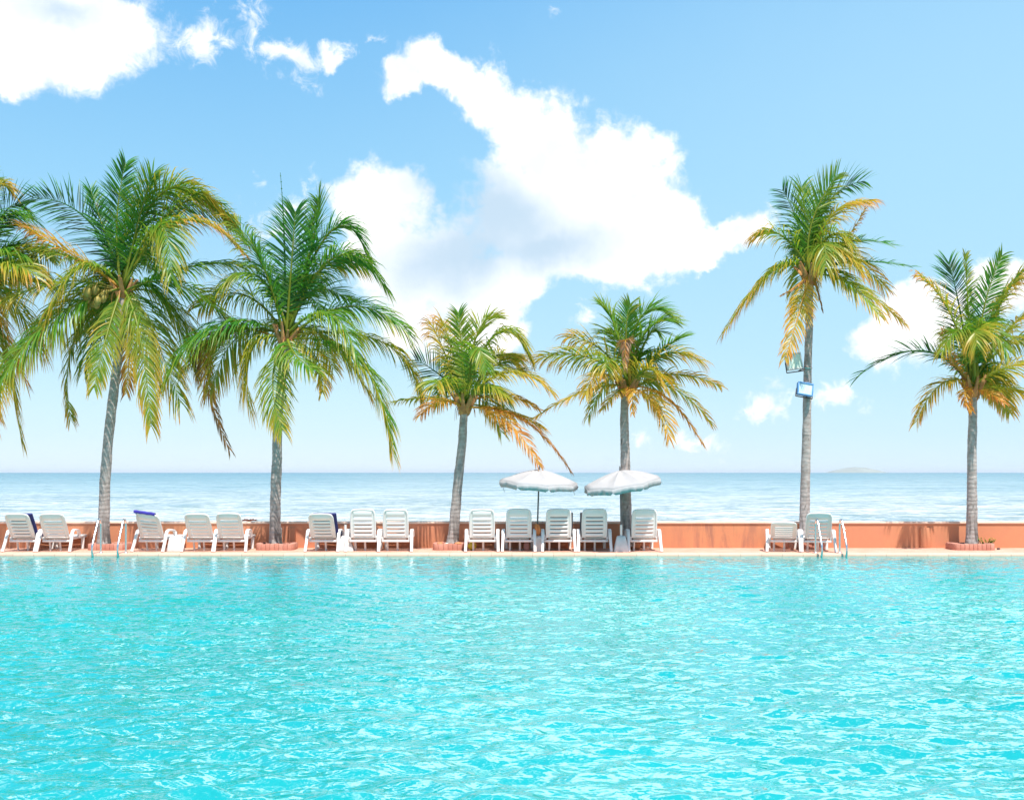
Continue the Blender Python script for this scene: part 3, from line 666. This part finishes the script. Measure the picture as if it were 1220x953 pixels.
# ------------------------------------------------------------------ parasols
def parasol(px, D, zb, ptop, rad, tiltx, tilty, seed, lb, twist=12):
    base = Vector((X(px, D), D, zb)); r = empty('parasol', base); tag(r, lb, 'parasol', 'white parasols between the loungers')
    tp = at(ptop[0], ptop[1], D)-base
    b = MB(); b.tube([(0, 0, 0), tp*.5, tp*.985], .016, 10); b.build('pole', M['pole'], r)
    rg = random.Random(seed)
    Rt = Matrix.Rotation(R(tiltx), 3, 'X') @ Matrix.Rotation(R(tilty), 3, 'Y') @ Matrix.Rotation(R(twist), 3, 'Z')
    drop = rad*.31; ns = 8; nsub = 6; nr_ = 7; vs = []; fs = []
    def P(a, q, extra=0):
        k = (a/(2*math.pi)*ns) % 1; sag = 1-.085*math.sin(math.pi*k)*q
        edge = math.cos(math.pi/ns)/math.cos((k-.5)*2*math.pi/ns)
        z = -drop*(q**1.45)-.07*math.sin(math.pi*k)*q*(1-q)*2+.02*math.sin(math.pi*k)*q**3
        return Rt @ Vector((math.cos(a)*rad*q*edge, math.sin(a)*rad*q*edge, z-extra))+tp
    A = ns*nsub
    for j in range(nr_+1):
        q = max(.02, j/nr_)
        for i in range(A): vs.append(P(2*math.pi*i/A, q))
    for j in range(nr_): fs += [(j*A+i, j*A+(i+1) % A, (j+1)*A+(i+1) % A, (j+1)*A+i) for i in range(A)]
    b = MB(); b.add(vs, fs); cn = b.build('canopy', M['canvas'], r, smooth=9)
    md = cn.modifiers.new('thickness', 'SOLIDIFY'); md.thickness = .004
    # valance: hanging, fluttering flap along the rim
    vs = []; fs = []; A2 = ns*12
    for i in range(A2):
        a = 2*math.pi*i/A2; p0 = P(a, 1.0); out = Vector((p0.x-tp.x, p0.y-tp.y, 0)).normalized()
        fl = .02*math.sin(i*2.1+seed)+.045*mnoise.noise(Vector((i*.37, seed, 0)))
        gap = (i % 12) in (0,)
        p1 = p0+Vector((0, 0, -.055))+out*fl*.5; p2 = p0+Vector((.01, 0, -.125+(.05 if gap else 0)+.008*mnoise.noise(Vector((i*.6, seed, 3)))))+out*fl
        vs += [p0+Vector((0, 0, -.001)), p1, p2]
    fs = [(3*i+j, 3*((i+1) % A2)+j, 3*((i+1) % A2)+j+1, 3*i+j+1) for i in range(A2) for j in range(2)]
    b = MB(); b.add(vs, fs); va_ = b.build('valance', M['canvas'], r, smooth=28)
    md = va_.modifiers.new('thickness', 'SOLIDIFY'); md.thickness = .003
    for k in range(ns):
        a = 2*math.pi*k/ns; dn = Rt @ Vector((0, 0, -.014))
        b = MB(); b.tube([P(a, q)+dn for q in (.04, .3, .6, .85, .99)], .006, 6)
        b.tube([P(a, .5)+dn, tp*(1-.30/tp.length)], .005, 6); b.build('rib', M['steel'], r)
    b = MB(); b.tube([tp*(1-.34/tp.length), tp*(1-.28/tp.length)], .028, 10); b.tube([tp*.97, tp+Rt @ Vector((0, 0, .05)), tp+Rt @ Vector((0, 0, .09))], [.02, .016, .006], 8); b.build('hub', M['pole'], r)
    for a in (2.8, .2) if seed == 1 else (0.25,):                      # loose tie cords
        p0 = P(a, 1.0)+Vector((0, 0, -.1)); b = MB(); b.tube([p0, p0+Vector((.02, 0, -.08)), p0+Vector((.05, -.01, -.17))], .005, 5); b.build('tie_cord', M['canvas'], r)
    return r
parasol(640, 23.5, .33, (642.5, 559.5), .80, 5, 3, 1, 'white parasol on a leaning grey pole, orange cloth tied to it')
parasol(740, 23.3, .50, (739, 560.5), .78, 7, -9, 2, 'white parasol tilted left in front of a palm trunk', 26)
# cloth knotted round the left pole
c0 = at(639.3, 624, 23.5); b = MB(); vs = []; n1, n2_ = 12, 9
for j in range(n2_):
    t = j/(n2_-1); rr = .028+.035*math.sin(math.pi*min(1, t*1.25))*(1-.3*t)
    for i in range(n1):
        a = 2*math.pi*i/n1; k = 1+.35*math.sin(3*a+t*4)+.15*math.sin(5*a-t*7)
        vs.append((c0.x+math.cos(a)*rr*k+.035*t*math.sin(t*3), c0.y-.02+math.sin(a)*rr*k, c0.z-.26*t+.02*math.sin(2*a)*t))
fs = [(j*n1+i, j*n1+(i+1) % n1, (j+1)*n1+(i+1) % n1, (j+1)*n1+i) for j in range(n2_-1) for i in range(n1)]+[tuple(range(n1)), tuple((n2_-1)*n1+i for i in range(n1))[::-1]]
b.add(vs, fs); b.tube([c0+Vector((.03, -.04, -.02)), c0+Vector((.05, -.06, -.10)), c0+Vector((.065, -.05, -.2))], [.02, .026, .006], 7, flat=.4)
tag(b.build('knotted_cloth', M['orange_cloth'], smooth=70), 'orange cloth knotted round the left parasol pole', 'cloth')

# ------------------------------------------------------------------ pool ladders
def ladder(xs, lb, side):
    D0 = 22.88; r = empty('pool_ladder', (X(sum(xs)/2, 22.75), 22.75, 0)); tag(r, lb, 'pool ladder', 'steel pool ladders')
    o = r.location
    for x in xs:
        xx = X(x, 22.85)
        pts = [(xx, 22.94, -.01), (xx, 22.94, .50), (xx, 22.92, .60), (xx, 22.86, .655), (xx, 22.79, .64), (xx, 22.73, .56), (xx, 22.50, .22), (xx, 22.46, .12), (xx, 22.46, .03), (xx, 22.50, -.05), (xx, 22.52, -.15), (xx, 22.52, -.7)]
        sm = []
        for i in range(len(pts)-1):
            for k in range(4):
                u = k/4; p0, p1, p2, p3 = [Vector(pts[max(0, min(len(pts)-1, j))]) for j in (i-1, i, i+1, i+2)]
                sm.append(.5*((2*p1)+(-p0+p2)*u+(2*p0-5*p1+4*p2-p3)*u*u+(-p0+3*p1-3*p2+p3)*u**3)-o)
        b = MB(); b.tube(sm, .021, 12); h = b.build('handrail', M['steel'], r)
        b = MB(); b.tube([Vector((xx, 22.94, 0))-o, Vector((xx, 22.94, .018))-o], [.045, .035], 14); b.build('flange', M['steel'], h)
ladder((118.3, 148.2), 'steel ladder handrails at the pool edge in front of the tall coconut palm', -1)
ladder((973, 1002), 'steel ladder handrails at the pool edge beside the low reclined lounger', 1)

# ------------------------------------------------------------------ flood lights on the tall thin palm
def flood(c, w, h, d, yaw, pitch, rollz, body, lens, lb, strap):
    r = empty('flood_light', c); tag(r, lb, 'flood light', 'flood lights strapped to the tall palm trunk')
    r.rotation_euler = (R(pitch), R(rollz), R(yaw))
    b = MB(); b.box((0, d/2, 0), (w, d, h), bev=.02); b.box((0, d*1.15, 0), (w*.6, d*.5, h*.6), bev=.02)
    for i in range(5): b.box((0, d*1.42, -h*.24+h*.12*i), (w*.55, .03, .008))
    b.build('housing', body, r)
    b = MB(); b.box((0, -.012, h/2-.013), (w, .028, .026), bev=.004); b.box((0, -.012, -h/2+.013), (w, .028, .026), bev=.004)
    for s in (-1, 1): b.box((s*(w/2-.013), -.0125, 0), (.026, .025, h-.054), bev=.003)
    b.build('bezel', body, r)
    b = MB(); b.box((0, -.004, 0), (w-.054, .010, h-.054)); b.build('glass', lens, r)
    iv = r.rotation_euler.to_matrix().inverted()
    b = MB()
    for s in (-1, 1): b.tube([(s*(w/2+.008), d/2, 0), (s*(w/2+.012), d/2, -h*.62)], .010, 6)
    b.tube([(-w/2-.012, d/2, -h*.62), (w/2+.012, d/2, -h*.62)], .012, 6)
    sp = Vector(strap)-Vector(c); b.tube([(w*.2, d/2, -h*.62), iv @ (sp+Vector((-.09, -.02, 0)))], .014, 6)
    b.build('bracket', M['rust'], r)
    b = MB(); ring = [iv @ (sp+Vector((math.cos(a)*.098, math.sin(a)*.098, 0))) for a in [2*math.pi*i/24 for i in range(25)]]
    b.tube(ring, .012, 6, cap=False); b.build('strap', M['steel'], r)
DT = 24.2
flood(at(946, 430.5, DT-.30), .33, .34, .09, 8, -6, -8, M['grey_metal'], M['lens_green'], 'upper flood light with greenish glass and dark bracket', at(962, 439, DT))
flood(at(959.5, 463.5, DT-.22), .33, .27, .09, 6, -14, 10, M['blue_metal'], M['lens_pale'], 'lower flood light with blue housing and pale glass', at(961.5, 456, DT))

# ------------------------------------------------------------------ small things on the deck
b = MB(); p0 = at(562.5, 653, 23.75); b.ball((0, 0, .085), .088, sc_=(1, 1, .95), lump=.05, seed=2)
b.tube([(0, 0, .16), (.01, 0, .185)], [.012, .01], 8)
o = b.build('beach_ball', M['yellow'], loc=(X(562.5, 23.7), 23.7, .0)); tag(o, 'yellow ball lying on the deck under a lounger', 'ball')
b = MB(); b.ball((0, 0, .075), .085, sc_=(1.25, .9, .92), lump=.5, seed=5); b.ball((-.07, .02, .045), .05, seg=8, lump=.4, seed=9)
o = b.build('clay_pot_shard', M['terracotta'], loc=(X(756.5, 23.95), 23.95, 0)); tag(o, 'rounded terracotta lump on the deck right of the right parasol base', 'pot')
b = MB(); b.box((0, 0, .075), (.11, .10, .15), bev=.02); b.box((0, 0, .155), (.07, .06, .02), bev=.006)
o = b.build('plastic_jug', M['pinkbox'], loc=(X(627.3, 23.7), 23.7, 0)); tag(o, 'faded pink jug under the lounger left of the orange cloth', 'jug')
b = MB(); rr_ = random.Random(4)
b.tube([(-.16, 0, .03), (-.08, .01, .045), (0, 0, .03), (.08, -.01, .05), (.17, 0, .03)], [.012, .02, .024, .018, .008], 7)
for i in range(5): x = -.12+.06*i; b.tube([(x, 0, .035), (x+.03, -.02+.01*i, .075)], [.009, .003], 5)
o = b.build('driftwood', M['drift'], loc=(X(297, 24.58), 24.58, wt+.045-.012)); tag(o, 'small reddish branch lying on top of the wall', 'driftwood')
b = MB(); b.tube([(0, 0, 0), (0, 0, .30)], .028, 10); b.box((0, 0, .31), (.065, .065, .03), bev=.008); b.box((0, .0, .01), (.09, .09, .02), bev=.005)
o = b.build('garden_tap_post', M['concrete_white'], loc=(X(334.5, 24.25), 24.22, .10)); tag(o, 'short white post behind the foot of the second tall palm', 'post')
for k, (px, w_) in enumerate(((524.5, .05), (532, .035), (545.5, .055))):
    b = MB(); b.ball((0, 0, w_*.5), w_, seg=8, sc_=(1.3, 1, .7), lump=.5, seed=k)
    o = b.build('stone', M['terracotta'] if k != 1 else M['concrete_white'], loc=(X(px, 23.77), 23.77, .105))
    tag(o, ('reddish stone at the left end of the stony planter rim', 'small pale stone in the middle of the stony planter', 'reddish stone right of the trunk in the stony planter')[k], 'stone', 'loose stones in the planter')
b = MB(); b.ball((0, 0, .03), .035, seg=8, sc_=(1.3, 1, .8), lump=.4, seed=3)
o = b.build('stone', M['wallcap'], loc=(X(771.5, 24.1), 24.1, 0)); tag(o, 'pale pebble on the deck under the lounger at the right end of the row', 'stone')
b = MB(); b.ball((0, 0, .018), .028, seg=8, sc_=(1.3, 1, .8), lump=.4, seed=6)
o = b.build('stone', M['rust'], loc=(X(1189.5, 23.9), 23.9, 0)); tag(o, 'dark pebble on the deck right of the rightmost planter', 'stone')
# low flowering plant in the rightmost planter
r = empty('flowering_plant', (X(1176, 23.85), 23.85, .105)); tag(r, 'low yellow flowering plant in the rightmost brick planter', 'plant')
bs, bl = MB(), MB(); q = random.Random(8)
for i in range(26):
    a = q.random()*6.28; ln = q.uniform(.05, .15); bx_ = q.uniform(-.13, .13)
    tip = Vector((bx_+math.cos(a)*ln*.6, math.sin(a)*ln*.5, ln)); bs.tube([(bx_, 0, 0), tip*.5+Vector((bx_*.5, 0, .01)), tip], [.003, .003, .002], 4, a=.35)
    for k in range(4):
        t = .35+.2*k; c_ = Vector((bx_, 0, 0)).lerp(tip, t); d = Vector((q.uniform(-1, 1), q.uniform(-1, 1), q.uniform(0, .8))).normalized()*.035; s_ = d.cross(Vector((0, 0, 1))).normalized()*.011
        bs.add([c_, c_+d*.5+s_, c_+d, c_+d*.5-s_], [(0, 1, 2, 3)], .36)
    if i % 2 == 0:
        for k in range(5):
            a2 = k*1.257; d = Vector((math.cos(a2), math.sin(a2), .3))*.022; s_ = Vector((-math.sin(a2), math.cos(a2), 0))*.010
            bl.add([tip, tip+d*.6+s_, tip+d, tip+d*.6-s_], [(0, 1, 2, 3)])
bs.build('foliage', M['leaf'], r, smooth=None, attr='tint'); bl.build('flowers', M['yellow'], r, smooth=None)

# ------------------------------------------------------------------ haze over the sea
HAZE = 6e-5
m = bpy.data.materials.new('sea_haze'); m.use_nodes = True; nt = m.node_tree; nt.nodes.clear()
out = nt.nodes.new('ShaderNodeOutputMaterial'); pv = nt.nodes.new('ShaderNodeVolumePrincipled')
pv.inputs['Color'].default_value = (.92, .96, 1, 1); pv.inputs['Density'].default_value = HAZE; pv.inputs['Anisotropy'].default_value = 0
L(nt, pv.outputs[0], out.inputs['Volume'])
b = MB(); b.box((0, -100+20000, 22), (62000, 40600, 50)); hz = b.build('haze', m, smooth=None); tag(hz, kind='stuff')

# ------------------------------------------------------------------ sky, clouds and sun
SUN_EL, SUN_AZ = 64, 158
wld = bpy.data.worlds.new('World'); sc.world = wld; wld.use_nodes = True; nt = wld.node_tree; nt.nodes.clear()
wout = nt.nodes.new('ShaderNodeOutputWorld'); bg = nt.nodes.new('ShaderNodeBackground'); L(nt, bg.outputs[0], wout.inputs[0])
sky = N(nt, 'ShaderNodeTexSky', sky_type='NISHITA'); sky.sun_disc = False
sky.sun_elevation = R(SUN_EL); sky.sun_rotation = R(SUN_AZ); sky.altitude = 0; sky.air_density = 1.0; sky.dust_density = .6; sky.ozone_density = 1.6
bg.inputs['Strength'].default_value = .12
tc = nt.nodes.new('ShaderNodeTexCoord'); D_ = tc.outputs['Generated']
sep = nt.nodes.new('ShaderNodeSeparateXYZ'); L(nt, D_, sep.inputs[0])
az = mth(nt, 'ARCTAN2', sep.outputs[0], sep.outputs[1]); el = mth(nt, 'ARCSINE', sep.outputs[2])
def noise_col(scale, detail, rough=.55):
    n = N(nt, 'ShaderNodeTexNoise', Scale=scale, Detail=detail, Roughness=rough); L(nt, D_, n.inputs['Vector']); return n
wn = noise_col(9, 3); wn2 = noise_col(38, 5, .6)
def vm(op, a, b_=None, s=None):
    n = nt.nodes.new('ShaderNodeVectorMath'); n.operation = op
    for i, x in enumerate((a, b_)):
        if x is None: continue
        if isinstance(x, tuple): n.inputs[i].default_value = x
        else: L(nt, x, n.inputs[i])
    if s is not None: n.inputs['Scale'].default_value = s
    return n
cmb = nt.nodes.new('ShaderNodeCombineXYZ'); L(nt, az, cmb.inputs[0]); L(nt, el, cmb.inputs[1])
w1 = vm('SCALE', vm('SUBTRACT', wn.outputs['Color'], (.5, .5, .5)).outputs[0], s=.050).outputs[0]
w2 = vm('SCALE', vm('SUBTRACT', wn2.outputs['Color'], (.5, .5, .5)).outputs[0], s=.030).outputs[0]
pos = vm('ADD', vm('ADD', cmb.outputs[0], w1).outputs[0], w2).outputs[0]
pos = vm('MULTIPLY', pos, (1, 1, 0)).outputs[0]
def blob(cx, cy, rx, ry, rot=0, gain=1.0):
    a_ = math.atan((cx-CX)/F); e_ = math.atan((HY-cy)/F*math.cos(a_))
    mp = nt.nodes.new('ShaderNodeMapping'); mp.vector_type = 'TEXTURE'
    mp.inputs['Location'].default_value = (a_, e_, 0); mp.inputs['Rotation'].default_value = (0, 0, R(-rot)); mp.inputs['Scale'].default_value = (rx/F, ry/F, 1)
    L(nt, pos, mp.inputs[0]); ln = vm('LENGTH', mp.outputs[0]).outputs['Value']
    return mth(nt, 'MULTIPLY', mth(nt, 'SUBTRACT', 1.0, ln), gain)
def union(lst):
    f = lst[0]
    for g in lst[1:]:
        n = nt.nodes.new('ShaderNodeMath'); n.operation = 'SMOOTH_MAX'; n.inputs[2].default_value = .25; L(nt, f, n.inputs[0]); L(nt, g, n.inputs[1]); f = n.outputs[0]
    return f
SOLID = [(55,22,135,72,0),(10,80,58,36,0),(135,28,44,46,0),
 (520,84,62,34,10),(470,100,34,24,-30),(585,120,56,42,40),(650,172,88,64,35),(728,218,98,76,35),(785,268,64,50,20),(745,292,92,50,-5),(640,255,110,85,0),(700,300,100,38,-5),
 (455,245,66,42,0),(470,300,60,70,0),(520,330,90,80,0),(590,345,80,54,-15),(540,400,110,40,0),
 (880,272,52,28,-15),(836,304,22,14,0),(1090,385,74,46,-10),(1045,402,50,26,0),(1118,360,40,34,0),(1195,345,40,36,0),
 (770,-250,360,160,-4),(1200,-290,300,150,6),(700,-450,400,160,0),(1150,-540,460,150,0),(250,-420,230,110,0)]  # last row: unseen clouds above the view, added so the pool mirrors white
WISP = [(237,46,44,32,-20,.9),(300,28,26,36,0,.6),(335,68,44,20,-5,.9),(390,68,50,16,-14,.9),(440,54,22,8,-35,.6),(915,484,38,27,-25,.8),(985,468,40,18,0,.55),(830,536,56,13,-4,.6),(760,534,30,10,0,.35),(702,384,18,22,0,.5),(345,90,34,12,20,.35),(990,300,50,20,0,.45),(330,270,50,50,0,.45),(460,105,30,18,0,.5),(655,15,8,8,0,.5)]
fS = union([blob(*b_) for b_ in SOLID]); fW = union([blob(*b_) for b_ in WISP])
fb = nz(nt, D_, 24, 9, .60); fb2 = nz(nt, D_, 60, 7, .66, .6)
dS = mth(nt, 'ADD', mth(nt, 'ADD', mth(nt, 'MULTIPLY', fS, 1.5), mth(nt, 'MULTIPLY', mth(nt, 'SUBTRACT', fb, .5), 1.7)), mth(nt, 'MULTIPLY', mth(nt, 'SUBTRACT', fb2, .5), .9))
dW = mth(nt, 'ADD', mth(nt, 'MULTIPLY', fW, 1.0), mth(nt, 'MULTIPLY', mth(nt, 'SUBTRACT', fb2, .52), 2.2))
def sstep(x, a, b_):
    n = nt.nodes.new('ShaderNodeMapRange'); n.interpolation_type = 'SMOOTHSTEP'; n.inputs[1].default_value = a; n.inputs[2].default_value = b_; L(nt, x, n.inputs[0]); return n.outputs[0]
aS = sstep(dS, -.10, .58); aW = mth(nt, 'MULTIPLY', sstep(dW, .0, .75), .85)
# scattered clouds over the rest of the sky, away from the view ahead
off = sstep(mth(nt, 'ABSOLUTE', az), .62, .95); hi = sstep(el, .52, .8)
mask = mth(nt, 'MAXIMUM', off, hi)
aO = mth(nt, 'MULTIPLY', sstep(nz(nt, D_, 3.2, 9, .6), .54, .66), mask)
alpha = mth(nt, 'MAXIMUM', mth(nt, 'MAXIMUM', aS, aW), aO)
# shaded undersides
shf = union([blob(585,255,130,60,25), blob(565,300,120,66,-20), blob(650,300,110,40,-10), blob(75,10,60,18,0,.6)])
shade = mth(nt, 'MULTIPLY', sstep(mth(nt, 'ADD', shf, mth(nt, 'MULTIPLY', mth(nt, 'SUBTRACT', fb, .5), .5)), -.55, .9), .95)
puff = mth(nt, 'MULTIPLY', sstep(fb, .56, .34), .42)
CW = 6.3
cc = mixc(nt, mth(nt, 'MAXIMUM', shade, puff), (CW, CW, CW*1.0), (2.85, 3.75, 4.6))
hs = N(nt, 'ShaderNodeHueSaturation', Saturation=1.15); L(nt, sky.outputs[0], hs.inputs['Color'])
K = 1/(.12*2**.65)
def kc(r_, g_, b_): return tuple((x/255)**2.2*K for x in (r_, g_, b_))
en = mth(nt, 'MULTIPLY', el, 1/.9, clamp=True)
air = ramp(nt, en, [(0, tuple(x/8 for x in kc(226, 245, 252))), (.035, tuple(x/8 for x in kc(206, 236, 250))), (.10, tuple(x/8 for x in kc(186, 227, 248))), (.26, tuple(x/8 for x in kc(150, 209, 245))), (.43, tuple(x/8 for x in kc(112, 184, 240))), (1, tuple(x/8 for x in kc(90, 160, 228)))])
air = mixc(nt, 1.0, air, (8, 8, 8), 'MULTIPLY')
skyc = mixc(nt, .88, hs.outputs[0], air)
veil = mth(nt, 'MULTIPLY', sstep(blob(1250, 120, 1000, 640), 0, 1), .60)          # thin high veil to the right
skyc = mixc(nt, veil, skyc, kc(182, 227, 252))
bright = mth(nt, 'ADD', 1.0, mth(nt, 'MULTIPLY', sstep(el, .42, .52), .9))          # unseen overhead clouds get added brightness, to whiten the pool's reflections
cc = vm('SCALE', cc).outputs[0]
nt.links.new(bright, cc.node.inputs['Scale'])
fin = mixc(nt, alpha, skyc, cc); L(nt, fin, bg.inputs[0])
sun = bpy.data.lights.new('sun', 'SUN'); so = bpy.data.objects.new('sun', sun); col.objects.link(so)
sun.energy = 4.0; sun.angle = R(.53); sun.color = (1, .96, .90)
sd = Vector((math.sin(R(SUN_AZ))*math.cos(R(SUN_EL)), math.cos(R(SUN_AZ))*math.cos(R(SUN_EL)), math.sin(R(SUN_EL))))
so.rotation_euler = sd.to_track_quat('Z', 'Y').to_euler(); so.location = (0, 0, 30)

vs_ = sc.view_settings; vs_.view_transform = 'Standard'; vs_.look = 'None'; vs_.exposure = .76; vs_.gamma = 1; vs_.use_curve_mapping = False
sc.render.engine = 'CYCLES'
cy = sc.cycles; cy.use_denoising = True; cy.max_bounces = 8; cy.diffuse_bounces = 3; cy.glossy_bounces = 3; cy.transmission_bounces = 4; cy.volume_bounces = 0; cy.transparent_max_bounces = 6
cy.sample_clamp_indirect = 6; cy.caustics_reflective = False; cy.caustics_refractive = False
